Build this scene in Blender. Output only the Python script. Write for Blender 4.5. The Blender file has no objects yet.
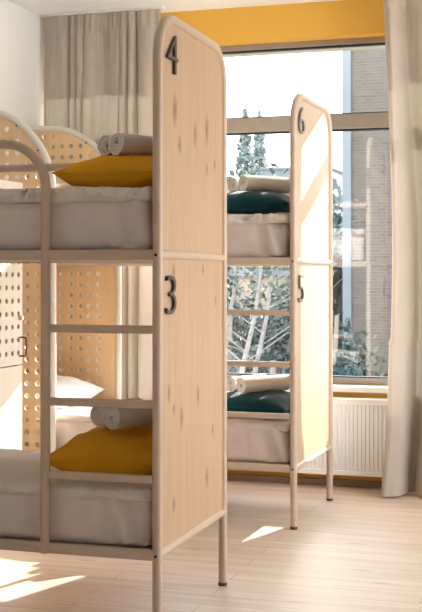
import bpy, bmesh, math, random
from mathutils import Vector, Matrix, noise, geometry
C = bpy.context.scene.collection
S = bpy.context.scene
PI = math.pi

# ---------------------------------------------------------------- camera
cam = bpy.data.objects.new('camera', bpy.data.cameras.new('camera'))
C.objects.link(cam); S.camera = cam
YAW, PITCH = 0.30630, 0.01429
cam.location = (1.4389, -3.9163, 1.2760)
cam.rotation_euler = (PI/2 + PITCH, 0, YAW)
cam.data.sensor_width = 36; cam.data.sensor_fit = 'AUTO'
cam.data.lens = 1194.66/612*36
cam.data.shift_y = -(306-258)/612
cam.data.clip_end = 1000

# ---------------------------------------------------------------- sky, sun, exposure
w = bpy.data.worlds.new('world'); S.world = w; w.use_nodes = True
nt = w.node_tree; nt.nodes.clear()
out = nt.nodes.new('ShaderNodeOutputWorld'); bg = nt.nodes.new('ShaderNodeBackground')
tc = nt.nodes.new('ShaderNodeTexCoord'); sp = nt.nodes.new('ShaderNodeSeparateXYZ')
mr = nt.nodes.new('ShaderNodeMapRange'); mr.inputs[1].default_value = -0.05; mr.inputs[2].default_value = 0.6
rp = nt.nodes.new('ShaderNodeValToRGB')
rp.color_ramp.elements[0].color = (1.0, 0.95, 0.885, 1); rp.color_ramp.elements[1].color = (0.88, 0.93, 1.0, 1)
nt.links.new(tc.outputs['Generated'], sp.inputs[0]); nt.links.new(sp.outputs[2], mr.inputs[0])
nt.links.new(mr.outputs[0], rp.inputs[0]); nt.links.new(rp.outputs[0], bg.inputs[0])
bg.inputs[1].default_value = 1.9
nt.links.new(bg.outputs[0], out.inputs[0])

sd = bpy.data.lights.new('sun', 'SUN'); sd.energy = 5.0; sd.angle = 0.009; sd.color = (1.0, 0.93, 0.82)
sun = bpy.data.objects.new('sun', sd); C.objects.link(sun)
SUN = Vector((0.31, 1.0, 0.49)).normalized()
sun.rotation_euler = SUN.to_track_quat('Z', 'Y').to_euler(); sun.location = (3, 8, 6)

S.view_settings.view_transform = 'Standard'; S.view_settings.look = 'None'
S.view_settings.gamma = 1; S.view_settings.use_curve_mapping = False
S.view_settings.exposure = 1.88

# ---------------------------------------------------------------- helpers
def setprops(o, label=None, cat=None, group=None, kind=None):
    if label: o['label'] = label
    if cat: o['category'] = cat
    if group: o['group'] = group
    if kind: o['kind'] = kind
    return o
def thing(name, label, cat, loc, group=None):
    o = bpy.data.objects.new(name, None); C.objects.link(o); o.location = loc; o.empty_display_size = 0.1
    return setprops(o, label, cat, group)
def rootloc(p):
    while p.parent: p = p.parent
    return Vector(p.location)
def obj(name, bm, mat, parent=None, loc=None, smooth=True, local=False, label=None):
    """bm in world coordinates unless local"""
    me = bpy.data.meshes.new(name)
    if parent is not None: L = rootloc(parent)
    else: L = Vector(loc) if loc is not None else Vector((0, 0, 0))
    if not local: bmesh.ops.translate(bm, verts=bm.verts, vec=-L)
    bmesh.ops.recalc_face_normals(bm, faces=bm.faces)
    bm.to_mesh(me); bm.free()
    if smooth:
        for p in me.polygons: p.use_smooth = True
        me.set_sharp_from_angle(angle=math.radians(40)) if hasattr(me, 'set_sharp_from_angle') else None
    if isinstance(mat, (list, tuple)):
        for m in mat: me.materials.append(m)
    else: me.materials.append(mat)
    o = bpy.data.objects.new(name, me); C.objects.link(o)
    if parent is not None: o.parent = parent
    else: o.location = L
    if label: o['label'] = label
    return o
def box(bm, x0, x1, y0, y1, z0, z1, bev=0.0, mi=0):
    r = bmesh.ops.create_cube(bm, size=1.0); vs = r['verts']
    for v in vs: v.co = Vector(((x0+x1)/2+v.co.x*(x1-x0), (y0+y1)/2+v.co.y*(y1-y0), (z0+z1)/2+v.co.z*(z1-z0)))
    fs = set(f for v in vs for f in v.link_faces)
    for f in fs: f.material_index = mi
    if bev > 0:
        es = set(e for v in vs for e in v.link_edges)
        bmesh.ops.bevel(bm, geom=list(es), offset=bev, segments=2, affect='EDGES', profile=0.6)
    return bm
def nbox(*a, **k): return box(bmesh.new(), *a, **k)
def tube(bm, pts, r, n=14, cap=True, closed=False):
    pts = [Vector(p) for p in pts]; rings = []
    N = len(pts)
    prev = None
    for i, p in enumerate(pts):
        if closed: t = pts[(i+1) % N]-pts[i-1]
        elif i == 0: t = pts[1]-p
        elif i == N-1: t = p-pts[i-1]
        else: t = (pts[i+1]-p).normalized()+(p-pts[i-1]).normalized()
        t.normalize()
        if prev is None:
            a = Vector((0, 0, 1)) if abs(t.z) < .9 else Vector((1, 0, 0))
            u = t.cross(a).normalized()
        else: u = (prev-t*prev.dot(t)).normalized()
        prev = u; v = t.cross(u)
        rr = r(i/(N-1)) if callable(r) else r
        rings.append([bm.verts.new(p+u*math.cos(2*PI*k/n)*rr+v*math.sin(2*PI*k/n)*rr) for k in range(n)])
    M = N if closed else N-1
    for i in range(M):
        A, B = rings[i], rings[(i+1) % N]
        for k in range(n): bm.faces.new((A[k], A[(k+1) % n], B[(k+1) % n], B[k]))
    if cap and not closed: bm.faces.new(rings[0]); bm.faces.new(rings[-1])
    return bm
def ntube(pts, r, **k): return tube(bmesh.new(), pts, r, **k)
def arc(c, ra, a0, a1, ax, ay, n=10, rb=None):
    c = Vector(c); ax = Vector(ax); ay = Vector(ay); rb = rb or ra
    return [c+ax*ra*math.cos(a0+(a1-a0)*i/n)+ay*rb*math.sin(a0+(a1-a0)*i/n) for i in range(n+1)]
def prism(outline, axis, d0, d1):
    """outline: list of (a,b); axis 'x': a=y,b=z ; 'y': a=x,b=z"""
    bm = bmesh.new()
    f = (lambda a, b, d: (d, a, b)) if axis == 'x' else ((lambda a, b, d: (a, d, b)) if axis == 'y' else (lambda a, b, d: (a, b, d)))
    A = [bm.verts.new(f(a, b, d0)) for a, b in outline]; B = [bm.verts.new(f(a, b, d1)) for a, b in outline]
    n = len(A); bm.faces.new(A); bm.faces.new(B)
    for i in range(n): bm.faces.new((A[i], A[(i+1) % n], B[(i+1) % n], B[i]))
    return bm

# ---------------------------------------------------------------- materials
def mat(name, col, rough=0.6, metal=0.0, spec=0.5):
    m = bpy.data.materials.new(name); m.use_nodes = True
    b = m.node_tree.nodes['Principled BSDF']
    b.inputs['Base Color'].default_value = (*col, 1); b.inputs['Roughness'].default_value = rough
    b.inputs['Metallic'].default_value = metal; b.inputs['Specular IOR Level'].default_value = spec
    return m, m.node_tree, b
def N(t, typ, **k):
    n = t.nodes.new(typ)
    for a, b in k.items(): setattr(n, a, b)
    return n
def coords(t, scale, kind='Object'):
    a = N(t, 'ShaderNodeTexCoord'); m = N(t, 'ShaderNodeMapping'); m.inputs['Scale'].default_value = scale
    t.links.new(a.outputs[kind], m.inputs[0]); return m.outputs[0]
def noisy(name, c1, c2, scale=(5, 5, 5), rough=0.6, detail=4, bump=0.0, bscale=None, p0=0.3, p1=0.7, spec=0.5, metal=0):
    m, t, b = mat(name, c1, rough, metal, spec)
    v = coords(t, scale); n = N(t, 'ShaderNodeTexNoise'); n.inputs['Scale'].default_value = 1; n.inputs['Detail'].default_value = detail
    t.links.new(v, n.inputs['Vector'])
    r = N(t, 'ShaderNodeValToRGB'); r.color_ramp.elements[0].position = p0; r.color_ramp.elements[1].position = p1
    r.color_ramp.elements[0].color = (*c1, 1); r.color_ramp.elements[1].color = (*c2, 1)
    t.links.new(n.outputs[0], r.inputs[0]); t.links.new(r.outputs[0], b.inputs['Base Color'])
    if bump:
        v2 = coords(t, bscale or scale); n2 = N(t, 'ShaderNodeTexNoise'); n2.inputs['Scale'].default_value = 1; n2.inputs['Detail'].default_value = 3
        t.links.new(v2, n2.inputs['Vector'])
        bp = N(t, 'ShaderNodeBump'); bp.inputs['Strength'].default_value = bump; bp.inputs['Distance'].default_value = 0.01
        t.links.new(n2.outputs[0], bp.inputs['Height']); t.links.new(bp.outputs[0], b.inputs['Normal'])
    return m
def wood(name, base, grain, knot, off=(0, 0, 0), knots=True, kth=0.13):
    m, t, b = mat(name, base, 0.5)
    a = N(t, 'ShaderNodeTexCoord')
    mp = N(t, 'ShaderNodeMapping'); mp.inputs['Scale'].default_value = (30, 30, 2.2); mp.inputs['Location'].default_value = off
    t.links.new(a.outputs['Object'], mp.inputs[0])
    n = N(t, 'ShaderNodeTexNoise'); n.inputs['Scale'].default_value = 1; n.inputs['Detail'].default_value = 5; n.inputs['Distortion'].default_value = .6
    t.links.new(mp.outputs[0], n.inputs['Vector'])
    r = N(t, 'ShaderNodeValToRGB'); r.color_ramp.elements[0].position = .3; r.color_ramp.elements[1].position = .72
    r.color_ramp.elements[0].color = (*base, 1); r.color_ramp.elements[1].color = (*grain, 1)
    t.links.new(n.outputs[0], r.inputs[0]); col = r.outputs[0]
    if knots:
        mp2 = N(t, 'ShaderNodeMapping'); mp2.inputs['Scale'].default_value = (14, 14, 6.5); mp2.inputs['Location'].default_value = off
        t.links.new(a.outputs['Object'], mp2.inputs[0])
        nn = N(t, 'ShaderNodeTexNoise'); nn.inputs['Scale'].default_value = 3; t.links.new(mp2.outputs[0], nn.inputs['Vector'])
        mx = N(t, 'ShaderNodeMixRGB', blend_type='LINEAR_LIGHT'); mx.inputs[0].default_value = .12
        t.links.new(mp2.outputs[0], mx.inputs[1]); t.links.new(nn.outputs['Color'], mx.inputs[2])
        vo = N(t, 'ShaderNodeTexVoronoi'); vo.inputs['Scale'].default_value = 1
        t.links.new(mx.outputs[0], vo.inputs['Vector'])
        sep = N(t, 'ShaderNodeSeparateColor'); t.links.new(vo.outputs['Color'], sep.inputs[0])
        th = N(t, 'ShaderNodeMath', operation='MULTIPLY'); th.inputs[1].default_value = kth*1.9
        pw = N(t, 'ShaderNodeMapRange'); pw.inputs[1].default_value = .74; pw.inputs[2].default_value = 1.0; pw.inputs[3].default_value = .02; pw.inputs[4].default_value = 1
        t.links.new(sep.outputs[0], pw.inputs[0]); t.links.new(pw.outputs[0], th.inputs[0])
        dv = N(t, 'ShaderNodeMath', operation='DIVIDE'); t.links.new(vo.outputs['Distance'], dv.inputs[0]); t.links.new(th.outputs[0], dv.inputs[1])
        mr = N(t, 'ShaderNodeMapRange'); mr.inputs[1].default_value = .2; mr.inputs[2].default_value = 1.3; mr.inputs[3].default_value = .8; mr.inputs[4].default_value = 0
        t.links.new(dv.outputs[0], mr.inputs[0])
        m2 = N(t, 'ShaderNodeMixRGB'); m2.inputs[2].default_value = (*knot, 1)
        t.links.new(mr.outputs[0], m2.inputs[0]); t.links.new(col, m2.inputs[1]); col = m2.outputs[0]
    t.links.new(col, b.inputs['Base Color'])
    return m
def knotted(name, base, grain, knot, spots, strength=.75):
    m = wood(name, base, grain, knot, knots=False); t = m.node_tree; b = t.nodes['Principled BSDF']
    src = b.inputs['Base Color'].links[0].from_socket
    a = N(t, 'ShaderNodeTexCoord'); nz = N(t, 'ShaderNodeTexNoise'); nz.inputs['Scale'].default_value = 28
    t.links.new(a.outputs['Object'], nz.inputs['Vector'])
    wb = N(t, 'ShaderNodeVectorMath', operation='MULTIPLY_ADD'); wb.inputs[1].default_value = (0, .016, .03)
    t.links.new(nz.outputs['Color'], wb.inputs[0]); t.links.new(a.outputs['Object'], wb.inputs[2]); last = None
    for (y, z, ry, rz) in spots:
        sb = N(t, 'ShaderNodeVectorMath', operation='SUBTRACT'); sb.inputs[1].default_value = (0, y+.008, z+.015)
        ml = N(t, 'ShaderNodeVectorMath', operation='MULTIPLY'); ml.inputs[1].default_value = (0, 1/(ry*.9), 1/(rz*1.5))
        ln = N(t, 'ShaderNodeVectorMath', operation='LENGTH'); mr = N(t, 'ShaderNodeMapRange')
        mr.inputs[1].default_value = .15; mr.inputs[2].default_value = 1.25; mr.inputs[3].default_value = strength; mr.inputs[4].default_value = 0
        t.links.new(wb.outputs[0], sb.inputs[0]); t.links.new(sb.outputs[0], ml.inputs[0]); t.links.new(ml.outputs[0], ln.inputs[0]); t.links.new(ln.outputs['Value'], mr.inputs[0])
        if last is None: last = mr.outputs[0]
        else:
            mx = N(t, 'ShaderNodeMath', operation='MAXIMUM'); t.links.new(last, mx.inputs[0]); t.links.new(mr.outputs[0], mx.inputs[1]); last = mx.outputs[0]
    mm = N(t, 'ShaderNodeMixRGB'); mm.inputs[2].default_value = (*knot, 1)
    t.links.new(last, mm.inputs[0]); t.links.new(src, mm.inputs[1]); t.links.new(mm.outputs[0], b.inputs['Base Color'])
    return m
def cloth(name, c, c2=None, sheen=0, rough=0.9, trans=0.0, weave=600, bump=.15, tcol=None):
    m, t, b = mat(name, c, rough, spec=0.15)
    b.inputs['Sheen Weight'].default_value = sheen; b.inputs['Sheen Roughness'].default_value = .35
    v = coords(t, (weave, weave, weave)); n = N(t, 'ShaderNodeTexNoise'); n.inputs['Scale'].default_value = 1
    t.links.new(v, n.inputs['Vector'])
    bp = N(t, 'ShaderNodeBump'); bp.inputs['Strength'].default_value = bump; bp.inputs['Distance'].default_value = 0.002
    t.links.new(n.outputs[0], bp.inputs['Height']); t.links.new(bp.outputs[0], b.inputs['Normal'])
    v = coords(t, (7, 7, 7)); n = N(t, 'ShaderNodeTexNoise'); n.inputs['Scale'].default_value = 1; t.links.new(v, n.inputs['Vector'])
    r = N(t, 'ShaderNodeValToRGB'); r.color_ramp.elements[0].position = .35; r.color_ramp.elements[1].position = .65
    r.color_ramp.elements[0].color = (*c, 1); r.color_ramp.elements[1].color = (*(c2 or [x*.93 for x in c]), 1)
    t.links.new(n.outputs[0], r.inputs[0]); t.links.new(r.outputs[0], b.inputs['Base Color'])
    if trans > 0:
        tr = N(t, 'ShaderNodeBsdfTranslucent'); tr.inputs[0].default_value = (*(tcol or c), 1)
        mx = N(t, 'ShaderNodeMixShader'); mx.inputs[0].default_value = trans
        o = t.nodes['Material Output']
        t.links.new(b.outputs[0], mx.inputs[1]); t.links.new(tr.outputs[0], mx.inputs[2]); t.links.new(mx.outputs[0], o.inputs[0])
    return m

M = {}
M['wall'] = noisy('white_paint', (.94, .955, .965), (.92, .935, .945), (3, 3, 3), .8, bump=.05, bscale=(90, 90, 90), spec=.2)
M['ceiling'] = noisy('ceiling_paint', (.95, .96, .965), (.94, .95, .955), (2, 2, 2), .85, spec=.2)
M['yellow'] = noisy('ochre_paint', (.90, .52, .10), (.87, .50, .09), (3, 3, 3), .7, bump=.05, bscale=(80, 80, 80), spec=.3)
M['tube'] = noisy('cream_powder_coat', (.60, .48, .375), (.57, .455, .355), (20, 20, 20), .38)
M['whitetube'] = noisy('white_powder_coat', (.80, .78, .74), (.77, .75, .71), (20, 20, 20), .38)
M['birch'] = wood('birch_plywood', (.54, .385, .255), (.475, .325, .205), (.26, .11, .055), kth=.26)
M['birch2'] = wood('birch_plywood_pale', (.60, .46, .32), (.54, .40, .27), (.40, .23, .13), off=(4, 2, 7), kth=.13)
KN1 = [(-0.226, 1.876, 0.0315, 0.0385), (-0.17, 1.751, 0.021, 0.0245), (0.017, 1.816, 0.0245, 0.0315), (0.167, 1.849, 0.0245, 0.042), (0.167, 1.691, 0.014, 0.0175), (0.273, 1.72, 0.014, 0.0175), (-0.236, 1.287, 0.0175, 0.021), (0.116, 1.296, 0.014, 0.0157), (0.054, 0.815, 0.0175, 0.0245), (-0.146, 0.749, 0.021, 0.028), (-0.235, 0.788, 0.014, 0.0175), (0.168, 0.478, 0.021, 0.028), (-0.234, 0.446, 0.0175, 0.021), (-0.289, 0.855, 0.0175, 0.0245), (0.286, 1.175, 0.014, 0.0175), (0.246, 0.657, 0.014, 0.0157)]
KN2 = [(-0.049, 1.144, 0.012, 0.0225), (-0.191, 0.99, 0.012, 0.02), (0.122, 0.977, 0.012, 0.0225), (-0.026, 0.877, 0.012, 0.02), (0.225, 1.138, 0.012, 0.02), (-0.168, 0.807, 0.012, 0.02), (0.303, 0.885, 0.012, 0.02), (0.049, 1.223, 0.012, 0.0175), (0.172, 0.728, 0.012, 0.02), (-0.119, 1.461, 0.012, 0.02), (0.231, 2.081, 0.012, 0.02), (0.125, 1.604, 0.012, 0.02), (-0.213, 1.069, 0.012, 0.0175), (0.357, 1.051, 0.012, 0.0175)]
M['panel_near'] = knotted('birch_panel', (.54, .385, .255), (.475, .325, .205), (.20, .085, .045), KN1, .8)
M['panel_far'] = knotted('birch_panel_sunlit', (.58, .445, .31), (.52, .385, .26), (.34, .20, .11), KN2, .75)  # same birch as the near panels, sunlight put into the paler colour
M['peg'] = wood('pegboard_plywood', (.88, .66, .42), (.84, .59, .34), (.5, .25, .1), off=(1, 5, 3), kth=.05)
M['pegsunlit'] = wood('sunlit_plywood', (.76, .66, .54), (.72, .61, .49), (.5, .35, .2), off=(1, 1, 3), knots=False)  # locker birch, the sun on it painted in as a paler tone
M['dark'] = mat('dark_metal', (.035, .03, .028), .45, .3)[0]
M['numeral'] = noisy('brushed_bronze', (.085, .075, .065), (.06, .05, .045), (60, 60, 60), .42, metal=.4)
M['steel'] = noisy('brushed_steel_numeral', (.22, .23, .23), (.17, .18, .18), (60, 60, 60), .35, metal=.6)
M['rubber'] = mat('brown_rubber_foot', (.08, .055, .04), .7)[0]
M['sheet'] = cloth('white_cotton_sheet', (.79, .70, .66), bump=.1)
M['sheet2'] = cloth('white_linen', (.83, .76, .72), bump=.1)
M['mustard'] = cloth('mustard_cotton', (.85, .42, .025), (.79, .385, .02), bump=.2)
M['teal'] = cloth('teal_cotton', (.008, .060, .080), (.006, .05, .07), bump=.2, sheen=.5)
M['whitepil'] = cloth('white_pillowcase', (.8, .79, .78))
M['towel'] = cloth('white_terry', (.90, .86, .82), (.86, .81, .76), weave=220, bump=.9)
M['curtain'] = cloth('taupe_curtain', (.52, .45, .39), (.49, .425, .365), trans=.055, tcol=(.70, .66, .58), weave=500)
M['aluminium'] = noisy('taupe_aluminium', (.40, .35, .30), (.37, .32, .27), (30, 30, 30), .45)
M['gasket'] = mat('black_gasket', (.02, .025, .04), .5)[0]
M['sill'] = noisy('white_lacquer', (.82, .82, .81), (.79, .79, .78), (6, 6, 6), .35)
M['radiator'] = noisy('white_enamel', (.84, .84, .83), (.82, .82, .81), (6, 6, 6), .35)
M['skirting'] = noisy('oak_skirting', (.42, .29, .19), (.34, .22, .14), (2, 20, 30), .5)
M['brass'] = mat('worn_brass', (.6, .5, .35), .35, .8)[0]

def floor_mat():
    m, t, b = mat('laminate_floor', (.6, .45, .33), .33, spec=.8)
    a = N(t, 'ShaderNodeTexCoord')
    br = N(t, 'ShaderNodeTexBrick'); br.offset = .37; br.inputs['Scale'].default_value = 1
    br.inputs['Brick Width'].default_value = 1.28; br.inputs['Row Height'].default_value = .128; br.inputs['Mortar Size'].default_value = .0012
    br.inputs['Color1'].default_value = (.72, .60, .49, 1); br.inputs['Color2'].default_value = (.68, .56, .45, 1); br.inputs['Mortar'].default_value = (.30, .19, .12, 1)
    br.inputs['Bias'].default_value = 0
    t.links.new(a.outputs['Object'], br.inputs['Vector'])
    mp = N(t, 'ShaderNodeMapping'); mp.inputs['Scale'].default_value = (1.6, 26, 1); t.links.new(a.outputs['Object'], mp.inputs[0])
    n = N(t, 'ShaderNodeTexNoise'); n.inputs['Scale'].default_value = 1; n.inputs['Detail'].default_value = 6; n.inputs['Distortion'].default_value = .8
    t.links.new(mp.outputs[0], n.inputs['Vector'])
    mx = N(t, 'ShaderNodeMixRGB', blend_type='MULTIPLY'); mx.inputs[0].default_value = .75
    r = N(t, 'ShaderNodeValToRGB'); r.color_ramp.elements[0].position = .34; r.color_ramp.elements[1].position = .66
    r.color_ramp.elements[0].color = (.82, .76, .71, 1); r.color_ramp.elements[1].color = (1.08, 1.06, 1.05, 1)
    t.links.new(n.outputs[0], r.inputs[0]); t.links.new(br.outputs['Color'], mx.inputs[1]); t.links.new(r.outputs[0], mx.inputs[2])
    # sparse knots
    mp2 = N(t, 'ShaderNodeMapping'); mp2.inputs['Scale'].default_value = (2.2, 9, 1); t.links.new(a.outputs['Object'], mp2.inputs[0])
    vo = N(t, 'ShaderNodeTexVoronoi'); vo.inputs['Scale'].default_value = 1; t.links.new(mp2.outputs[0], vo.inputs['Vector'])
    mr = N(t, 'ShaderNodeMapRange'); mr.inputs[1].default_value = .02; mr.inputs[2].default_value = .14; mr.inputs[3].default_value = .55; mr.inputs[4].default_value = 0
    t.links.new(vo.outputs['Distance'], mr.inputs[0])
    m2 = N(t, 'ShaderNodeMixRGB'); m2.inputs[2].default_value = (.30, .17, .10, 1)
    t.links.new(mr.outputs[0], m2.inputs[0]); t.links.new(mx.outputs[0], m2.inputs[1])
    t.links.new(m2.outputs[0], b.inputs['Base Color'])
    rr = N(t, 'ShaderNodeMapRange'); rr.inputs[3].default_value = .40; rr.inputs[4].default_value = .52
    t.links.new(n.outputs[0], rr.inputs[0]); t.links.new(rr.outputs[0], b.inputs['Roughness'])
    return m
M['floor'] = floor_mat()

def glass_mat():
    m = bpy.data.materials.new('window_glass'); m.use_nodes = True; t = m.node_tree; t.nodes.clear()
    o = N(t, 'ShaderNodeOutputMaterial'); tr = N(t, 'ShaderNodeBsdfTransparent'); tr.inputs[0].default_value = (.95, .975, .98, 1)
    gl = N(t, 'ShaderNodeBsdfGlossy'); gl.inputs['Roughness'].default_value = 0.0; gl.inputs[0].default_value = (.9, .95, 1, 1)
    fr = N(t, 'ShaderNodeFresnel'); fr.inputs[0].default_value = 1.52
    ml = N(t, 'ShaderNodeMath', operation='MULTIPLY'); ml.inputs[1].default_value = 2.8
    mx = N(t, 'ShaderNodeMixShader'); t.links.new(fr.outputs[0], ml.inputs[0]); t.links.new(ml.outputs[0], mx.inputs[0])
    t.links.new(tr.outputs[0], mx.inputs[1]); t.links.new(gl.outputs[0], mx.inputs[2]); t.links.new(mx.outputs[0], o.inputs[0])
    return m
M['glass'] = glass_mat()

def brick_mat():
    m, t, b = mat('grey_brick', (.4, .36, .33), .9, spec=.1)
    a = N(t, 'ShaderNodeTexCoord'); mp = N(t, 'ShaderNodeMapping'); mp.inputs['Rotation'].default_value = (PI/2, 0, 0)
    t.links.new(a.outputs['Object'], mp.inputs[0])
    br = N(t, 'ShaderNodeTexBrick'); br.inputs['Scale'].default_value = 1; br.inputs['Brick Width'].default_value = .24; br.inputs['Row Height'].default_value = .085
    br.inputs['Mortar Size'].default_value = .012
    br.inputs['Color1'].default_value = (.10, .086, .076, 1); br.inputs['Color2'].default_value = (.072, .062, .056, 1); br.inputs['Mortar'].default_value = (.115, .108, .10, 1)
    t.links.new(mp.outputs[0], br.inputs['Vector']); t.links.new(br.outputs['Color'], b.inputs['Base Color'])
    return m
M['brick'] = brick_mat()

# ---------------------------------------------------------------- the room
XL, XR, YW, YB, HC = -1.932, 2.75, 3.24, -5.4, 2.95
GY = 3.38          # plane of the glass
YE = 3.74          # outer face of the window wall
WX0, WX1 = -1.84, 2.60
WZ0, WZ1 = 0.60, 2.735
def struct(name, bm, m, smooth=False): return setprops(obj(name, bm, m, smooth=smooth), kind='structure')
struct('floor', nbox(XL-.2, XR+.2, YB-.2, YE, -.2, 0), M['floor'])
struct('ceiling', nbox(XL-.2, XR+.2, YB-.2, YE, HC, HC+.2), M['ceiling'])
struct('wall_left', nbox(XL-.2, XL, YB-.2, YE, 0, HC), M['wall'])
bm = bmesh.new(); SY0, SY1, SZ0, SZ1 = .3, 2.6, .6, 2.7  # opening added out of view so sky light fills from the right
box(bm, XR, XR+.2, YB-.2, SY0, 0, HC); box(bm, XR, XR+.2, SY1, YE, 0, HC); box(bm, XR, XR+.2, SY0, SY1, 0, SZ0); box(bm, XR, XR+.2, SY0, SY1, SZ1, HC)
struct('wall_right', bm, M['wall'])
bm = bmesh.new()
box(bm, XL, WX0, YW, YE, 0, HC); box(bm, WX1, XR, YW, YE, 0, HC)
box(bm, WX0, WX1, YW, YE, 0, WZ0-.03); box(bm, WX0, WX1, YW, GY-.036, WZ1, HC)
struct('wall_front', bm, M['yellow'])
struct('trim_2', nbox(WX0, WX1, GY-.036, YE, WZ1, HC), noisy('grey_render_reveal', (.36, .35, .34), (.32, .31, .30), (4, 4, 4), .85))
struct('wall_rear', nbox(XL-.2, XR+.2, YB-.2, YB, 0, HC), M['wall'])
# front window: frame, transom, glass, sill
bm = bmesh.new()
f0, f1 = GY-.035, GY+.045
box(bm, WX0, WX1, f0, f1, WZ0-.03, .645, bev=.004); box(bm, WX0, WX1, f0, f1, 2.70, WZ1+.0, bev=.004)
box(bm, WX0, WX0+.06, f0, f1, .645, 2.70); box(bm, WX1-.06, WX1, f0, f1, .645, 2.70)
box(bm, WX0+.06, WX1-.06, f0, f1, 2.178, 2.27, bev=.004)
struct('window_1', bm, M['aluminium'])
wf = bpy.data.objects['window_1']
bm = bmesh.new()
for z in (2.694, 2.172): box(bm, WX0+.06, WX1-.06, GY-.02, GY+.02, z-.004, z+.006)
for z in (.65, 2.274): box(bm, WX0+.06, WX1-.06, GY-.02, GY+.02, z-.004, z+.003)
obj('window_gasket', bm, M['gasket'], wf, smooth=False)
bm = bmesh.new()
for z0, z1 in ((.645, 2.178), (2.27, 2.70)):
    vs = [bm.verts.new(c) for c in ((WX0+.06, GY, z0), (WX1-.06, GY, z0), (WX1-.06, GY, z1), (WX0+.06, GY, z1))]; bm.faces.new(vs)
obj('window_glass', bm, M['glass'], wf, smooth=False)
struct('trim_1', nbox(WX0, WX1, YW-.04, f0-.002, .57, .604, bev=.006), M['sill'])
bpy.data.objects['trim_1']['label'] = 'white window sill'
struct('baseboard_front', nbox(XL+.01, XR-.01, YW-.018, YW-.001, 0, .040, bev=.003), M['skirting'])
struct('baseboard_left', nbox(XL+.001, XL+.018, YB+.02, YW-.02, 0, .055, bev=.003), M['skirting'])
struct('baseboard_right', nbox(XR-.018, XR-.001, YB+.02, YW-.02, 0, .055, bev=.003), M['skirting'])
bm = bmesh.new()
for (a, b_, c, d) in ((SY0, SY1, SZ0, SZ0+.06), (SY0, SY1, SZ1-.06, SZ1), (SY0, SY0+.06, SZ0+.06, SZ1-.06), (SY1-.06, SY1, SZ0+.06, SZ1-.06), (1.42, 1.48, SZ0+.06, SZ1-.06)):
    box(bm, XR+.06, XR+.12, a, b_, c, d)
struct('added_side_window', bm, M['aluminium'])  # frame of the added, unseen side window

# ---------------------------------------------------------------- bunk beds
H0, H1, HT, BW, BL = .302, 1.347, 2.200, .802, 1.897
R0 = .0175
def digit_mesh(ch, size, depth):
    cu = bpy.data.curves.new('numeral_curve', 'FONT'); cu.body = ch; cu.size = size; cu.extrude = depth; cu.bevel_depth = .0018; cu.offset = -.004
    o = bpy.data.objects.new('numeral_tmp', cu); C.objects.link(o)
    bpy.context.view_layer.update()
    dg = bpy.context.evaluated_depsgraph_get()
    me = bpy.data.meshes.new_from_object(o.evaluated_get(dg)); bpy.data.objects.remove(o)
    bm = bmesh.new(); bm.from_mesh(me); bpy.data.meshes.remove(me)
    xs = [v.co.x for v in bm.verts]; ys = [v.co.y for v in bm.verts]
    return bm, min(xs), max(xs), min(ys), max(ys)
def numeral(ch, x, y0, y1, z0, z1, m, parent, label):
    bm, a, b_, c, d = digit_mesh(ch, .18, .004)
    for v in bm.verts:
        u = (v.co.x-a)/(b_-a); t = (v.co.y-c)/(d-c); n = v.co.z
        v.co = Vector((x+.006+n, y0+u*(y1-y0), z0+t*(z1-z0)))
    obj('numeral', bm, m, parent, smooth=False, label=label)
def end_frame(x, y0, y1, rf=.16, rr=.14):
    pts = [(x, y0, .012), (x, y0, .6), (x, y0, 1.2)]
    pts += arc((x, y0+rf, HT-rf), rf, PI, PI/2, (0, 1, 0), (0, 0, 1), 12)
    pts += arc((x, y1-rr, HT-rr), rr, PI/2, 0, (0, 1, 0), (0, 0, 1), 12)
    pts += [(x, y1, 1.2), (x, y1, .6), (x, y1, .012)]
    return ntube(pts, R0, n=18)
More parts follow.
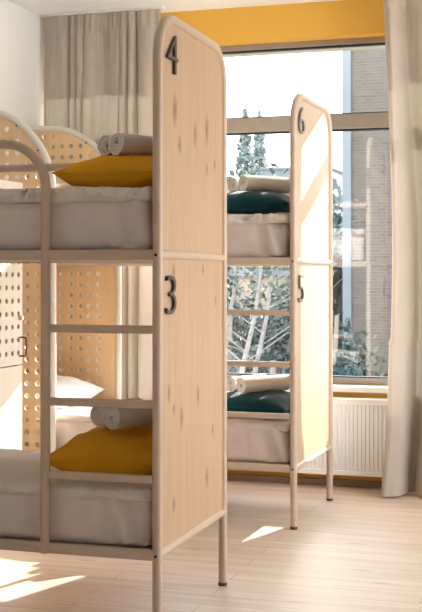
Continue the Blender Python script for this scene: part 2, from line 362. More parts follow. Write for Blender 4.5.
def bunk(x0, y0, nums, nm, wm, label):
    L = (x0-BL/2, y0+BW/2, 0)
    t = thing('bunk_bed', label, 'bunk bed', L, 'steel framed bunk beds with numbered plywood ends')
    y1 = y0+BW; xe = x0-BL
    obj('end_frame', end_frame(x0, y0, y1), M['tube'], t)
    obj('end_frame', end_frame(xe, y0, y1), M['tube'], t)
    for x in (x0, xe):
        for z in (H0, H1): obj('crossbar', ntube([(x, y0+.01, z), (x, y1-.01, z)], .0155), M['tube'], t, label='pale crossbar catching the light' if x == x0 else None)
        for y in (y0, y1):
            obj('foot_cap', ntube([(x, y, 0), (x, y, .014)], R0+.0012, n=16), M['rubber'], t)
    for y in (y0, y1):
        for z in (H0, H1):
            b_ = nbox(xe+.012, x0-.012, y-.014, y+.014, z-.019, z+.019, bev=.006)
            obj('side_rail', b_, M['tube'], t)
    xl = x0-.426
    # guard rails with rounded ladder side corner
    zg = 1.752; ra = .165
    pts = [(xl, y0, H0-.02), (xl, y0, .9), (xl, y0, H1)] + arc((xl-ra, y0, zg-ra), ra, 0, PI/2, (1, 0, 0), (0, 0, 1), 12) + [(xl-.6, y0, zg), (xe, y0, zg)]
    obj('ladder_post', ntube(pts, R0, n=18), M['tube'], t)
    obj('guard_rail', ntube([(x0, y1, 1.742), (x0-1, y1, 1.742), (xe, y1, 1.742)], R0, n=16), M['tube'], t)
    for z in (.563, .824, 1.085):
        obj('ladder_rung', nbox(xl+.014, x0-.014, y0-.013, y0+.013, z-.0145, z+.0145, bev=.006), M['tube'], t)
    for z in (H0, H1):
        obj('bed_base', nbox(xe+.02, x0-.02, y0+.016, y1-.016, z-.014, z+.006), M['birch2'], t)
    for y in (y0,):
        for z in (H0, H1): obj('bolt', ntube([(x0, y-.014, z-.001), (x0, y-.0195, z-.001)], .0055, n=12), M['dark'], t)
    # end panels of birch plywood
    g = .0155
    rf, rr = .16-g, .14-g
    ol = [(y0+g, H1+.012), (y0+g, HT-g-rf)]
    ol += [(y0+g+rf-rf*math.cos(a*PI/20), HT-g-rf+rf*math.sin(a*PI/20)) for a in range(1, 11)]
    ol += [(y1-g-rr+rr*math.sin(a*PI/20), HT-g-rr+rr*math.cos(a*PI/20)) for a in range(0, 11)]
    ol += [(y1-g, H1+.012)]
    up = obj('end_panel', prism(ol, 'x', x0-.009, x0+.004), wm[0], t, smooth=False)
    lo = obj('end_panel', nbox(x0-.009, x0+.004, y0+g, y1-g, H0+.013, H1-.013), wm[1], t, smooth=False)
    numeral(nums[0], x0+.004, y0+.070, y0+.185, 2.002, 2.142, nm, up, 'dark metal numeral %s' % nums[0])
    numeral(nums[1], x0+.004, y0+.058, y0+.165, 1.136, 1.275, nm, lo, 'dark metal numeral %s' % nums[1])
    he = obj('headboard', nbox(xe-.004, xe+.006, y0+g, y1-g, H0+.4, H0+.85), wm[0], t, smooth=False)
    return t
bunk(0.0, 0.0, '43', M['numeral'], (M['panel_near'], M['panel_near']), 'nearest cream steel bunk bed with birch plywood end panels numbered 4 and 3')
bunk(0.03, 1.95, '65', M['steel'], (M['panel_far'], M['panel_far']), 'farther cream steel bunk bed by the window, end panels numbered 6 and 5')

# mattresses and duvets
def fbm(x, y, z, o=4): return noise.fractal(Vector((x, y, z)), .9, 2.1, o)
def slab(x0, x1, y0, y1, z0, z1, rad=.035, nx=90, ny=36, nz=12, fn=None):
    """rounded box as a closed dense grid, displaced by fn(p, n)"""
    bm = bmesh.new(); r = bmesh.ops.create_cube(bm, size=2.0)
    bm2 = bmesh.new(); cache = {}
    def V(i, j, k):
        key = (i, j, k)
        if key in cache: return cache[key]
        p = Vector((x0+(x1-x0)*i/nx, y0+(y1-y0)*j/ny, z0+(z1-z0)*k/nz))
        c = Vector((min(max(p.x, x0+rad), x1-rad), min(max(p.y, y0+rad), y1-rad), min(max(p.z, z0+rad), z1-rad)))
        d = p-c
        if d.length > 1e-9:
            n = d.normalized(); p = c+n*rad
        else: n = d
        if d.length < 1e-9: n = Vector((0, 0, 1))
        if fn: p = p+fn(p, n)
        cache[key] = bm2.verts.new(p); return cache[key]
    bm.free()
    for i in range(nx):
        for j in range(ny):
            for k in (0, nz): bm2.faces.new((V(i, j, k), V(i+1, j, k), V(i+1, j+1, k), V(i, j+1, k)))
    for i in range(nx):
        for k in range(nz):
            for j in (0, ny): bm2.faces.new((V(i, j, k), V(i+1, j, k), V(i+1, j, k+1), V(i, j, k+1)))
    for j in range(ny):
        for k in range(nz):
            for i in (0, nx): bm2.faces.new((V(i, j, k), V(i, j+1, k), V(i, j+1, k+1), V(i, j, k+1)))
    return bm2
def mattress(x0, y0, zr, seed, label, thick=.193):
    xa, xb = x0-BL+.035, x0-.035
    ya, yb = y0+.028, y0+BW-.03
    z0 = zr+.008; z1 = z0+thick
    def fn(p, n):
        f = (p.z-z0)/(z1-z0)
        d = .004*fbm(p.x*3+seed, p.y*3, p.z*2)-.010*abs(fbm(p.x*14+seed, p.y*6, p.z*1.5, 3))*f
        # gathered corner folds near the foot end
        e = math.exp(-(((p.x-xb+.06)/.09)**2))
        d += e*.017*math.sin(42*(p.x-xb)+16*(p.z-z0)+seed)+.005*math.sin(9*p.x+22*p.z+3*fbm(p.x*2, 0, seed))*f
        if n.z > .7: d *= .4
        return n*d if n.z > -.5 else Vector((0, 0, 0))
    L = ((xa+xb)/2, (ya+yb)/2, z0)
    o = obj('mattress', slab(xa, xb, ya, yb, z0, z1, nx=150, ny=30, nz=16, fn=fn), M['sheet'], loc=L)
    return setprops(o, label, 'mattress', 'mattresses on the bunk beds'), z1
def duvet(x0, y0, z1, seed, label, th=.045, am=1.0):
    xa, xb = x0-BL+.04, x0-.03
    ya, yb = y0+.022, y0+BW-.024
    def fn(p, n):
        d = .013*fbm(p.x*4+seed, p.y*4, seed)+.015*(1-abs(fbm(p.x*9+seed, p.y*13-p.x*6, seed*.7, 3)))-.008
        d *= am
        rd = .024*(1-abs(fbm(p.x*11+seed*3, p.y*3+p.z*9, seed, 3))*1.8)-.012
        rd *= am
        if n.z > .5: return Vector((0, n.y*rd, max(d, -.01)))
        if n.z > -.3: return Vector((0, n.y*rd*1.3, d*.6+.008*am*math.sin(p.x*19+seed+2*math.sin(p.x*7))))
        # lower hem rolls up and down a little
        edge = min(abs(p.y-ya), abs(p.y-yb), abs(p.x-xb))
        return Vector((0, 0, (.007*fbm(p.x*7+seed, 0, 1)-.006) if edge < .03 else 0))
    L = ((xa+xb)/2, (ya+yb)/2, z1)
    o = obj('duvet', slab(xa, xb, ya, yb, z1-.006, z1+th, rad=.02, nx=170, ny=56, nz=5, fn=fn), M['sheet2'], loc=L)
    return setprops(o, label, 'duvet', 'thin white duvets on the mattresses'), z1+th
tops = {}
for key, x0, y0, zr, sd_, la, lb in (
    ('1u', 0, 0, H1, 1.3, 'white sheeted mattress on the top bunk of bed 4, nearest the viewer', 'rumpled white duvet under the mustard pillow on top bunk 4'),
    ('1l', 0, 0, H0, 5.1, 'white sheeted mattress on the bottom bunk of bed 3, behind its lowest rungs', 'white duvet spread over lower bunk 3 beneath the mustard pillow'),
    ('2u', .03, 1.95, H1, 9.7, 'white sheeted mattress on the top bunk of bed 6 by the window', 'rumpled white duvet under the teal pillow on top bunk 6'),
    ('2l', .03, 1.95, H0, 14.2, 'white sheeted mattress on the bottom bunk of bed 5 by the window', 'sunlit white duvet on lower bunk 5 beneath the teal pillow')):
    m_, z1 = mattress(x0, y0, zr, sd_, la)
    d_, zt = duvet(x0, y0, z1, sd_+2, lb, th=.042 if key[1] == 'u' else .022, am=1.15 if key[1] == 'u' else .45)
    tops[key] = zt

# pillows
def pillow(cx, cy, z, hx, hy, h, rot, m, seed, label, group, tilt=0):
    bm = bmesh.new(); n = 44; top = {}; bot = {}
    for i in range(n+1):
        for j in range(n+1):
            u = -1+2*i/n; v = -1+2*j/n
            # square cushion with slightly hollow sides and pointed corners
            sx = 1-.075*(1-u*u*.2)*(1-v*v)**1.0*0+(-.13*(1-v*v)*abs(u)**3)
            sy = 1-.12*(1-u*u)*abs(v)**3
            x = hx*u*sx; y = hy*v*sy
            t = max(0, (1-abs(u)**2.3))**.55*max(0, (1-abs(v)**2.3))**.55
            cr = .09*math.sin(9*(abs(u)+abs(v))+seed)*(abs(u)*abs(v))*t
            w_ = .035*fbm(u*2.2+seed, v*2.2, seed)+.02*abs(fbm(u*5+seed, v*3, 2, 3))
            zt_ = h*(t*(1+w_*1.5+cr)) ; zb = h*.10*t
            base = h*.34*(1-t)          # seam line lifts toward the border
            zc = base
            bnd = i in (0, n) or j in (0, n)
            r_ = Matrix.Rotation(rot, 3, 'Z')
            P = r_@Vector((x, y, 0))
            lift = tilt*(P.x/hx)*h
            pt = Vector((cx+P.x, cy+P.y, z+zc+zt_*.82+lift*t+.004)); pb = Vector((cx+P.x, cy+P.y, z+max(zc-zb-h*.10*t*1.4, 0)*(1)+.002))
            if bnd:
                q = bm.verts.new((pt+pb)/2); top[i, j] = q; bot[i, j] = q
            else: top[i, j] = bm.verts.new(pt); bot[i, j] = bm.verts.new(pb)
    for i in range(n):
        for j in range(n):
            bm.faces.new((top[i, j], top[i+1, j], top[i+1, j+1], top[i, j+1]))
            bm.faces.new((bot[i, j], bot[i, j+1], bot[i+1, j+1], bot[i+1, j]))
    pts = [top[i, 0].co.copy() for i in range(n+1)]+[top[n, j].co.copy() for j in range(1, n+1)]+[top[i, n].co.copy() for i in range(n-1, -1, -1)]+[top[0, j].co.copy() for j in range(n-1, 0, -1)]
    t_ = thing('pillow', label, 'pillow', (cx, cy, z), group)
    obj('pillowcase', bm, m, t_)
    obj('piping', ntube(pts, .0022, n=6, closed=True), m, t_)
    return t_
pillow(-.245, .40, tops['1u'], .215, .31, .170, .06, M['mustard'], 1, 'mustard yellow pillow on the top bunk of bed 4 under two rolled towels', 'mustard pillows')
pillow(-.262, .40, tops['1l'], .235, .31, .205, .04, M['mustard'], 4, 'mustard yellow pillow on the bottom bunk of bed 3 under rolled towels', 'mustard pillows')
pillow(-.275, 2.33, tops['2u'], .25, .31, .165, .03, M['teal'], 7, 'dark teal pillow on the top bunk of bed 6 by the window', 'teal pillows')
pillow(-.265, 2.33, tops['2l'], .25, .31, .165, -.03, M['teal'], 9, 'dark teal pillow on the bottom bunk of bed 5 by the window', 'teal pillows')
pillow(-1.56, 2.34, tops['2l'], .25, .32, .20, .02, M['whitepil'], 12, 'white sleeping pillow at the perforated screen end of lower bunk 5', 'white sleeping pillows')

# rolled towels
def towel(x, y, z, L_, r, ang, seed, label, group):
    """spiral roll; (x,y,z) is the centre of the near end, bottom at z"""
    bm = bmesh.new(); turns = 3.6; n = 100; th = r/(turns+.6)
    a = Vector((math.sin(ang), math.cos(ang), 0)); s = Vector((math.cos(ang), -math.sin(ang), 0))
    K = 14; rows = []
    for i in range(n+1):
        th_ = 2*PI*turns*i/n; rc = th*.5+(r-th)*(i/n)
        rows.append((th_+seed, rc))
    grid = []
    for (t, rc) in rows:
        ring = []
        for side in (-1, 1):
            for k in range(K+1):
                f = k/K
                rr = rc+side*th*.34+.0016*fbm(math.cos(t)*3+seed, math.sin(t)*3, f*6)
                sq = 1-.04*math.cos(2*t)
                e = (f-.5)*L_+(.006*(rc/r-.5)+.004*math.sin(t*1.0+seed))*(-1 if f < .5 else 1)*(abs(f-.5)*2)**6
                p = Vector((x, y, z+r*.97))+a*(L_/2+e)+s*(rr*math.cos(t))*1.0+Vector((0, 0, rr*math.sin(t)*sq))
                ring.append(bm.verts.new(p))
        grid.append((ring[:K+1], ring[K+1:]))
    for i in range(n):
        (A0, A1), (B0, B1) = grid[i], grid[i+1]
        for k in range(K):
            bm.faces.new((A0[k], A0[k+1], B0[k+1], B0[k])); bm.faces.new((A1[k], B1[k], B1[k+1], A1[k+1]))
        for k in (0, K): bm.faces.new((A0[k], B0[k], B1[k], A1[k]))
    for i in (0, n):
        A0, A1 = grid[i]
        for k in range(K): bm.faces.new((A0[k], A1[k], A1[k+1], A0[k+1]))
    o = obj('rolled_towel', bm, M['towel'], loc=(x, y, z))
    return setprops(o, label, 'towel', group)
zt = tops['1u']+.136
towel(-.310, .29, zt-.002, .28, .047, .22, 1, 'rolled white towel on upper mustard pillow, left one of the pair', 'rolled towels on the pillows')
towel(-.240, .215, zt-.006, .30, .049, .48, 3, 'rolled white towel on upper mustard pillow, right one by the post', 'rolled towels on the pillows')
zt = tops['1l']+.178
towel(-.335, .28, zt-.002, .27, .048, .22, 2, 'rolled white towel on lower mustard pillow, left one of the pair', 'rolled towels on the pillows')
towel(-.252, .20, zt-.004, .29, .052, .48, 5, 'rolled white towel on lower mustard pillow, right one by the post', 'rolled towels on the pillows')
zt = tops['2u']+.138
towel(-.37, 2.20, zt-.012, .30, .045, .30, 1.5, 'rolled white towel on upper teal pillow, left one of the pair', 'rolled towels on the pillows')
towel(-.29, 2.12, zt-.012, .31, .046, .60, 4.4, 'rolled white towel on upper teal pillow, right one by the post', 'rolled towels on the pillows')
zt = tops['2l']+.138
towel(-.38, 2.20, zt-.012, .30, .044, .35, 2.5, 'rolled white towel on lower teal pillow, left one of the pair', 'rolled towels on the pillows')
towel(-.30, 2.12, zt-.012, .31, .046, .65, 5.2, 'rolled white towel on lower teal pillow, right one by the post', 'rolled towels on the pillows')

# ---------------------------------------------------------------- perforated boards
def perforated(outline, holes, hr, to3, thick_vec):
    """outline: list of 2D pts CCW, holes: centres; to3 maps 2D->3D"""
    verts = [Vector(p) for p in outline]; n0 = len(verts)
    edges = [(i, (i+1) % n0) for i in range(n0)]
    K = 14; loops = [list(range(n0))]
    for (hx, hy) in holes:
        b0 = len(verts)
        for k in range(K): verts.append(Vector((hx+hr*math.cos(2*PI*k/K), hy+hr*math.sin(2*PI*k/K))))
        edges += [(b0+k, b0+(k+1) % K) for k in range(K)]; loops.append(list(range(b0, b0+K)))
    vo, eo, fo, ov, oe, of = geometry.delaunay_2d_cdt(verts, edges, [], 0, 1e-6)
    def inside(p):
        c = False
        for i in range(n0):
            a, b = outline[i], outline[(i+1) % n0]
            if (a[1] > p[1]) != (b[1] > p[1]) and p[0] < (b[0]-a[0])*(p[1]-a[1])/(b[1]-a[1])+a[0]: c = not c
        return c
    bm = bmesh.new(); tv = Vector(thick_vec)
    A = [bm.verts.new(to3(v.x, v.y)) for v in vo]; B = [bm.verts.new(Vector(to3(v.x, v.y))+tv) for v in vo]
    for f in fo:
        c = (vo[f[0]]+vo[f[1]]+vo[f[2]])/3
        if not inside(c): continue
        if any((c.x-h[0])**2+(c.y-h[1])**2 < (hr*.97)**2 for h in holes): continue
        bm.faces.new([A[i] for i in f]); bm.faces.new([B[i] for i in reversed(f)])
    inv = {}
    for i, l in enumerate(ov):
        for o_ in l: inv[o_] = i
    for lp in loops:
        for k in range(len(lp)):
            a, b = inv[lp[k]], inv[lp[(k+1) % len(lp)]]
            try: bm.faces.new((A[a], A[b], B[b], B[a]))
            except Exception: pass
    bmesh.ops.delete(bm, geom=[v for v in bm.verts if not v.link_faces], context='VERTS')
    return bm
P = .0655
def screen(y, label, sh=0):
    t = thing('privacy_screen', label, 'screen', (-1.63, y, 0), 'arched perforated screens beside the farther bunk')
    xr, xl, zc, R = -1.287, -1.902, 1.69, .49
    R = .475; cx = xr-R; zc = 2.185-R
    pts = [(xr, y, .0), (xr, y, .8)] + arc((cx, y, zc), R, 0, PI/2, (1, 0, 0), (0, 0, 1), 24) + [(xl+.04, y, zc+R), (xl, y, zc+R-.04), (xl, y, .8), (xl, y, .0)]
    obj('screen_frame', ntube(pts, .0185, n=16), M['whitetube'], t)
    g = .017; xi = xr-g; Ri = R-g
    ol = [(xl+g, .16), (xi, .16)] + [(cx+Ri*math.cos(a*PI/48), zc+Ri*math.sin(a*PI/48)) for a in range(0, 25)] + [(xl+g, zc+Ri)]
    holes = []
    for i in range(9):
        for j in range(31):
            hx = -1.379+sh-i*P*.955; hz = .235+j*P
            if hx < xl+g+.03 or hz > 2.15: continue
            if hx > cx and hz > zc and math.hypot(hx-cx, hz-zc) > Ri-.03: continue
            if hz > zc+Ri-.03: continue
            holes.append((hx, hz))
    obj('perforated_board', perforated(ol, holes, .0145, lambda a, b: (a, y-.006, b), (0, .012, 0)), M['peg'], t, smooth=False)
    for a in (.55, .95): obj('bolt', ntube([(cx+R*math.cos(a)-.012, y-.014, zc+R*math.sin(a)-.012), (cx+R*math.cos(a)-.012, y-.0215, zc+R*math.sin(a)-.012)], .0045, n=10), M['dark'], t)
screen(1.905, 'arched perforated plywood screen in white tube frame, larger nearer one at left', .004)
screen(2.80, 'arched perforated plywood screen in white tube frame, smaller farther one before curtain', -.036)

# locker at the head of the near bunk
xf, ya, yb = -1.30, .86, 1.575
t = thing('locker', 'sunlit pale plywood locker with perforated door and black handle, left edge', 'locker', ((-1.915+xf)/2, (ya+yb)/2, 0))
bm = bmesh.new()
box(bm, -1.915, xf-.02, ya, ya+.018, 0, 1.745); box(bm, -1.915, xf-.02, yb-.018, yb, 0, 1.745)
box(bm, -1.915, xf-.02, ya+.018, yb-.018, 1.727, 1.745); box(bm, -1.915, xf-.02, ya+.018, yb-.018, .06, .078); box(bm, -1.915, xf-.02, ya+.018, yb-.018, .80, .815)
box(bm, -1.915, -1.905, ya+.018, yb-.018, .078, 1.727)
obj('body', bm, M['pegsunlit'], t, smooth=False)
hl = [(yb-.045-i*P, .885+j*P) for i in range(10) for j in range(13)]
d = obj('door', perforated([(ya+.002, .826), (yb-.002, .826), (yb-.002, 1.743), (ya+.002, 1.743)], hl, .0135, lambda a, b: (xf-.018, a, b), (.018, 0, 0)), M['pegsunlit'], t, smooth=False, label='perforated upper door')
obj('handle', ntube([(xf, yb-.03, .962), (xf+.03, yb-.03, .962), (xf+.036, yb-.03, .956), (xf+.036, yb-.03, .874), (xf+.03, yb-.03, .868), (xf, yb-.03, .868)], .0045, n=8), M['dark'], d, label='black bow handle')
obj('lock', ntube([(xf, yb-.035, 1.06), (xf+.02, yb-.035, 1.06)], .011, n=14), M['brass'], d, label='round metal lock')
obj('drawer_front', nbox(xf-.018, xf, ya+.002, yb-.002, .09, .82, bev=.001), M['pegsunlit'], t, smooth=False, label='plain lower door')

# ---------------------------------------------------------------- curtains
def curtain(name, xa, xb, y0, z0, z1, folds, amp, seed, label, edge=None, foot=None, nu=420, nz=120):
    bm = bmesh.new(); V = {}
    for i in range(nu+1):
        u = i/nu
        for k in range(nz+1):
            f = k/nz; z = z0+(z1-z0)*f
            ph = 2*PI*folds*(u+.055*math.sin(2*PI*u*2.3+seed)+.03*noise.noise(Vector((u*6+seed, f*1.2, seed))))
            w_ = 1-f
            ew = edge(f) if edge else 0
            x = xa+(xb-xa)*u+ew*(1-u)
            x += .016*math.cos(ph)*(1-.2*f)
            A = amp*(.62+.38*min(1, w_*2.2))*(.55+.45*noise.noise(Vector((u*5, seed, f*.9)))+.3)
            y = y0+A*math.sin(ph)+.25*A*math.sin(2.1*ph+3*w_+seed)*(1-f*.5)
            y += .010*fbm(u*folds*1.7+seed, f*3.0, seed, 3)
            # gathered heading
            if f > .965: y = y0+(y-y0)*.6+.004*math.sin(ph*4)
            if foot: y += foot*max(0, (.12-f)/.12)**2
            V[i, k] = bm.verts.new((x, y, z))
    for i in range(nu):
        for k in range(nz): bm.faces.new((V[i, k], V[i+1, k], V[i+1, k+1], V[i, k+1]))
    t = thing(name, label, 'curtain', ((xa+xb)/2, y0, 0), 'taupe curtains')
    obj('curtain_cloth', bm, M['curtain'], t)
    return t
curtain('curtain', -1.885, -1.10, 3.07, .015, 2.935, 8.6, .040, 2.2, 'taupe curtain hanging behind the perforated screens in the left corner')
curtain('curtain', .312, 1.77, 3.00, .012, 2.935, 9.2, .10, .9, 'long taupe curtain hanging to the floor at right beside radiator', edge=lambda f: .03*math.sin(f*PI)*(1 if f > .3 else .6)-.02*(f < .15)*(1-f/.15), foot=-.03)
for a, b_, lb in ((-1.92, -1.08, 'thin white curtain rail at ceiling above the left curtain'), (.22, 2.6, 'thin white curtain rail at ceiling above the right curtain')):
    o = obj('curtain_rail', nbox(a, b_, 3.05, 3.09, 2.937, 2.9495, bev=.002), M['sill'], loc=((a+b_)/2, 3.07, 2.937), smooth=False)
    setprops(o, lb, 'curtain rail', 'ceiling curtain rails')

# ---------------------------------------------------------------- radiator
rx0, rx1 = -.95, .40
t = thing('radiator', 'white ribbed panel radiator under the window', 'radiator', ((rx0+rx1)/2, 3.15, .085))
bm = bmesh.new(); pitch = .0245; prof = []
x = rx0
while x < rx1-pitch:
    prof += [(x, 0), (x+pitch*.42, 0), (x+pitch*.58, -.006), (x+pitch*.84, -.006)]; x += pitch
prof.append((rx1, 0))
za, zb = .115, .505
for i in range(len(prof)-1):
    (a, d0), (b_, d1) = prof[i], prof[i+1]
    y_ = 3.118
    vs = [bm.verts.new((a, y_-d0*-1, za)), bm.verts.new((b_, y_-d1*-1, za)), bm.verts.new((b_, y_-d1*-1, zb)), bm.verts.new((a, y_-d0*-1, zb))]; bm.faces.new(vs)
bmesh.ops.remove_doubles(bm, verts=bm.verts, dist=1e-5)
# shell round the ribbed front
box(bm, rx0-.004, rx1+.004, 3.108, 3.128, .085, .116, bev=.004); box(bm, rx0-.004, rx1+.004, 3.108, 3.128, .504, .54, bev=.004)
box(bm, rx0-.004, rx1+.004, 3.128, 3.136, .09, .535)
obj('front_panel', bm, M['radiator'], t, smooth=False)
bm = nbox(rx0, rx1, 3.128, 3.19, .53, .541); 
obj('top_grille', bm, M['radiator'], t, smooth=False)
obj('rear_panel', nbox(rx0, rx1, 3.18, 3.19, .09, .53), M['radiator'], t, smooth=False)
for x in (rx0+.2, rx1-.2): obj('bracket', nbox(x, x+.03, 3.19, 3.232, .12, .5), M['radiator'], t, smooth=False)

# ---------------------------------------------------------------- outside
GZ = -5.0
M['ground'] = noisy('dark_grass', (.06, .08, .05), (.11, .12, .08), (.6, .6, .6), .95)  # dark green ground tone, mottled by noise
struct('ground', nbox(-90, 60, YE+.05, 260, GZ-.3, GZ), M['ground'])
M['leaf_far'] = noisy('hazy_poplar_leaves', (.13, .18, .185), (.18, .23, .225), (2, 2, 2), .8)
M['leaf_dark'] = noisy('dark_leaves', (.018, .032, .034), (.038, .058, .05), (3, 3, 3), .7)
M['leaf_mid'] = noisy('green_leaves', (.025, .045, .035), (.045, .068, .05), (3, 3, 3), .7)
M['birchbark'] = noisy('birch_bark', (.17, .165, .16), (.08, .072, .068), (5, 5, 22), .8, p0=.45, p1=.75)
M['bark'] = noisy('grey_bark', (.22, .18, .15), (.13, .11, .09), (6, 6, 2), .9)
def leaves(bm, c, rx, ry, rz, n, s, seed, shape='round'):
    rnd = random.Random(seed)
    for _ in range(n):
        while True:
            p = Vector((rnd.uniform(-1, 1), rnd.uniform(-1, 1), rnd.uniform(-1, 1)))
            if p.length < 1: break
        if shape == 'spire':
            k = 1-.55*abs(p.z)**2*(1 if p.z > 0 else .6); p.x *= k; p.y *= k
        nz_ = noise.noise(Vector((p.x*3+seed, p.y*3, p.z*3)))
        if nz_ < -.18 and rnd.random() < .8: continue
        q = Vector((c[0]+p.x*rx, c[1]+p.y*ry, c[2]+p.z*rz))
        a = Vector((rnd.gauss(0, 1), rnd.gauss(0, 1), rnd.gauss(0, 1))).normalized(); b = a.orthogonal().normalized(); b = Matrix.Rotation(rnd.uniform(0, 6.28), 3, a)@b; d = a.cross(b)
        k = s*rnd.uniform(.6, 1.3)
        vs = [bm.verts.new(q+b*k), bm.verts.new(q+d*k*.55), bm.verts.new(q-b*k), bm.verts.new(q-d*k*.55)]; bm.faces.new(vs)
def tree(name, x, y, zt, rx, lab, lm, bark, seed, n=1400, s=.16, spire=False, tr=.12, group=None, crown_from=.25):
    t = thing(name, lab, 'tree', (x, y, GZ), group)
    h = zt-GZ; rnd = random.Random(seed)
    obj('trunk', ntube([(x, y, GZ), (x+.1*rnd.uniform(-1, 1), y, GZ+h*.4), (x+.15*rnd.uniform(-1, 1), y, GZ+h*.85)], lambda f: tr*(1-.75*f), n=8), bark, t)
    bm = bmesh.new(); zc = GZ+h*(crown_from+(1-crown_from)/2); rz = h*(1-crown_from)/2
    if spire: leaves(bm, (x, y, zc), rx, rx, rz, n, s, seed, 'spire')
    else:
        for i in range(7):
            ox, oz = rnd.uniform(-.5, .5)*rx, rnd.uniform(-.5, .5)*rz
            leaves(bm, (x+ox, y+rnd.uniform(-.4, .4)*rx, zc+oz), rx*.62, rx*.62, rz*.55, n//7, s, seed+i)
    obj('crown', bm, lm, t, smooth=False)
    return t
def px(X, Y, yw):      # a point seen at photo column X, row Y, standing at depth yw
    f = Vector((-.3015, .9533, .0143)); r = Vector((.9535, .3015, 0)); u = Vector((.0043, -.0136, 1))
    d = f+r*((X-211)/1194.66)-u*((Y-258)/1194.66); k = (yw+3.9163)/d.y
    return Vector((1.4389, -3.9163, 1.276))+d*k
for (X, Y, r_, sd_, lab) in ((245, 104, 1.25, 3, 'tall slender poplar beyond the window, left one of the pair'), (259, 108, 1.3, 8, 'tall slender poplar beyond the window, right one of the pair')):
    yy = 150 if X < 250 else 157
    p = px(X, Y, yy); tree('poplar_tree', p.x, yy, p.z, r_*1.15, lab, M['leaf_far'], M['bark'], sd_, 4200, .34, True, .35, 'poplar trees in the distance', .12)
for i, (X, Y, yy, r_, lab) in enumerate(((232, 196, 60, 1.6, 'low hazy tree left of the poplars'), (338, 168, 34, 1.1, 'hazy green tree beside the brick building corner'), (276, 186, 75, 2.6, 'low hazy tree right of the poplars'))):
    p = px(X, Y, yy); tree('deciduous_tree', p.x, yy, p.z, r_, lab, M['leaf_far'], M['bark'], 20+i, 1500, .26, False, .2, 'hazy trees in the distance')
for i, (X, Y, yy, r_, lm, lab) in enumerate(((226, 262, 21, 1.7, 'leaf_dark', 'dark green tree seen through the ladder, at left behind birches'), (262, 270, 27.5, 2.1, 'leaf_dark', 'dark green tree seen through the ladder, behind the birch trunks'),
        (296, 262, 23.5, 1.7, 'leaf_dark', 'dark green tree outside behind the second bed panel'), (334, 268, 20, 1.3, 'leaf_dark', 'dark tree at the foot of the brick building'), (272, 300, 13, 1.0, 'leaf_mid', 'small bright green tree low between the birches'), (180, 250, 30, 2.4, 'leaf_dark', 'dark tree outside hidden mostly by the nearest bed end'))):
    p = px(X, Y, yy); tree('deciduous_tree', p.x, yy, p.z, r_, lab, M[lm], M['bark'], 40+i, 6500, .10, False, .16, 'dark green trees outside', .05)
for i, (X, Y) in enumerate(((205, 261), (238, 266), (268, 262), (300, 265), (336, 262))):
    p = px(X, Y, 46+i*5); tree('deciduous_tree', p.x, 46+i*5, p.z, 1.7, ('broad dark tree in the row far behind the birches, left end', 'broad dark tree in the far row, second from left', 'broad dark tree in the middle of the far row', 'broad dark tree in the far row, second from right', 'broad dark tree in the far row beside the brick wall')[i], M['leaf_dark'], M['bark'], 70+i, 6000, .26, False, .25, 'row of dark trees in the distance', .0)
def birch(X0, Y0, X1, Y1, yy, seed, lab):
    a = px(X0, Y0, yy); b = px(X1, Y1, yy); rnd = random.Random(seed)
    base = a+(a-b)*((a.z-GZ)/max(b.z-a.z, .1)); base.z = GZ
    t = thing('birch_tree', lab, 'tree', tuple(base), 'birch trees outside')
    obj('trunk', ntube([base, a.lerp(b, .0), a.lerp(b, .5)+Vector((.04, 0, 0)), b], lambda f: .042*(1-.55*f), n=10), M['birchbark'], t)
    for i in range(9):
        s = a.lerp(b, rnd.uniform(.0, 1)); sg = 1 if i % 2 else -1; L_ = rnd.uniform(.5, 1.3)
        m = s+Vector((sg*L_*.5, rnd.uniform(-.2, .2), L_*.35)); e = s+Vector((sg*L_, rnd.uniform(-.3, .3), L_*rnd.uniform(.3, .9)))
        obj('branch', ntube([s, m, e], lambda f: .010*(1-.7*f), n=6), M['birchbark'], t)
    bm = bmesh.new(); leaves(bm, (b.x, b.y, b.z+.4), .8, .8, .9, 260, .07, seed); obj('crown', bm, M['leaf_mid'], t, smooth=False)
birch(243, 366, 262, 262, 11.0, 1, 'pale birch tree outside, leaning trunk nearest the left post')
birch(256, 366, 273, 262, 12.0, 2, 'pale birch tree outside, straighter trunk in the middle')
birch(226, 330, 236, 262, 12.5, 5, 'thin pale birch outside at left, half hidden by bed end')

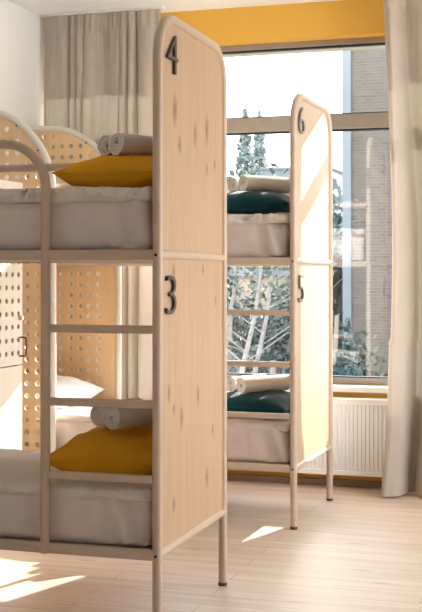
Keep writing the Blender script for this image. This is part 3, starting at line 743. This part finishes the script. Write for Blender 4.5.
M['beige'] = noisy('beige_render', (.30, .25, .19), (.27, .22, .17), (1, 1, 1), .9)
M['greyblue'] = noisy('grey_render', (.14, .165, .19), (.12, .145, .17), (1, 1, 1), .9)
M['darkpane'] = mat('dark_pane', (.05, .06, .07), .2)[0]
def building(name, xa, xb, ya, yb, zt, m, lab, rows, cols, wz0, roof):
    t = thing(name, lab, 'building', ((xa+xb)/2, (ya+yb)/2, GZ))
    obj('wall', nbox(xa, xb, ya, yb, GZ, zt), m, t, smooth=False)
    obj('roof', nbox(xa-.15, xb+.15, ya-.15, yb+.15, zt, zt+.18), roof, t, smooth=False)
    for i in range(cols):
        for j in range(rows):
            x = xa+(xb-xa)*(i+.5)/cols; w_ = (xb-xa)/cols*.26; z = wz0+j*2.9
            if z+1.4 > zt: continue
            f = obj('window', nbox(x-w_, x+w_, ya-.05, ya+.02, z, z+1.35), M['sill'], t, smooth=False)
            obj('pane', nbox(x-w_+.07, x+w_-.07, ya-.07, ya-.04, z+.07, z+1.28), M['darkpane'], f, smooth=False)
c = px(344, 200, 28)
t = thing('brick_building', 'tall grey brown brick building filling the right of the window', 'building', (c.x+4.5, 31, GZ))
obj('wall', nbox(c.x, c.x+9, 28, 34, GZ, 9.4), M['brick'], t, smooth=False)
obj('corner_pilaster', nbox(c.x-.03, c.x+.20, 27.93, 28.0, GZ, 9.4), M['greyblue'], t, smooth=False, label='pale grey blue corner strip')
obj('cornice', nbox(c.x-.15, c.x+9.1, 27.85, 34.1, 9.4, 9.65), M['greyblue'], t, smooth=False)
a = px(236, 276, 30); b_ = px(318, 276, 30)
building('beige_building', a.x, b_.x, 30, 36, a.z, M['beige'], 'low beige building behind the birches seen through the ladder', 2, 4, GZ+1, M['greyblue'])
a = px(262, 170, 95); b_ = px(330, 170, 95)
building('apartment_building', a.x, b_.x, 95, 108, a.z, M['greyblue'], 'distant grey blue apartment building above the upper teal pillow', 5, 5, GZ+1, M['greyblue'])
a = px(214, 186, 110); b_ = px(240, 186, 110)
building('apartment_building', a.x, b_.x, 110, 120, a.z, M['beige'], 'distant pale building left of the poplars', 4, 4, GZ+1, M['greyblue'])

# each bunk stands very slightly askew: turn it with everything on it
bpy.context.view_layer.update()
def turn(objs, pivot, ang, dx):
    Rm = Matrix.Translation(Vector(pivot)+Vector((dx, 0, 0)))@Matrix.Rotation(ang, 4, 'Z')@Matrix.Translation(-Vector(pivot))
    for o in objs: o.matrix_basis = Rm@o.matrix_basis
tops_ = [o for o in C.objects if o.parent is None]
near = [o for o in tops_ if o.name.split('.')[0] in ('bunk_bed', 'mattress', 'duvet', 'pillow', 'rolled_towel') and o.location.y < 1.2]
far = [o for o in tops_ if o.name.split('.')[0] in ('bunk_bed', 'mattress', 'duvet', 'pillow', 'rolled_towel', 'privacy_screen') and o.location.y > 1.8]
turn(near, (0, 0, 0), math.radians(.5), .0045)
turn(far, (.03, 1.95, 0), math.radians(-1.1), -.0105)
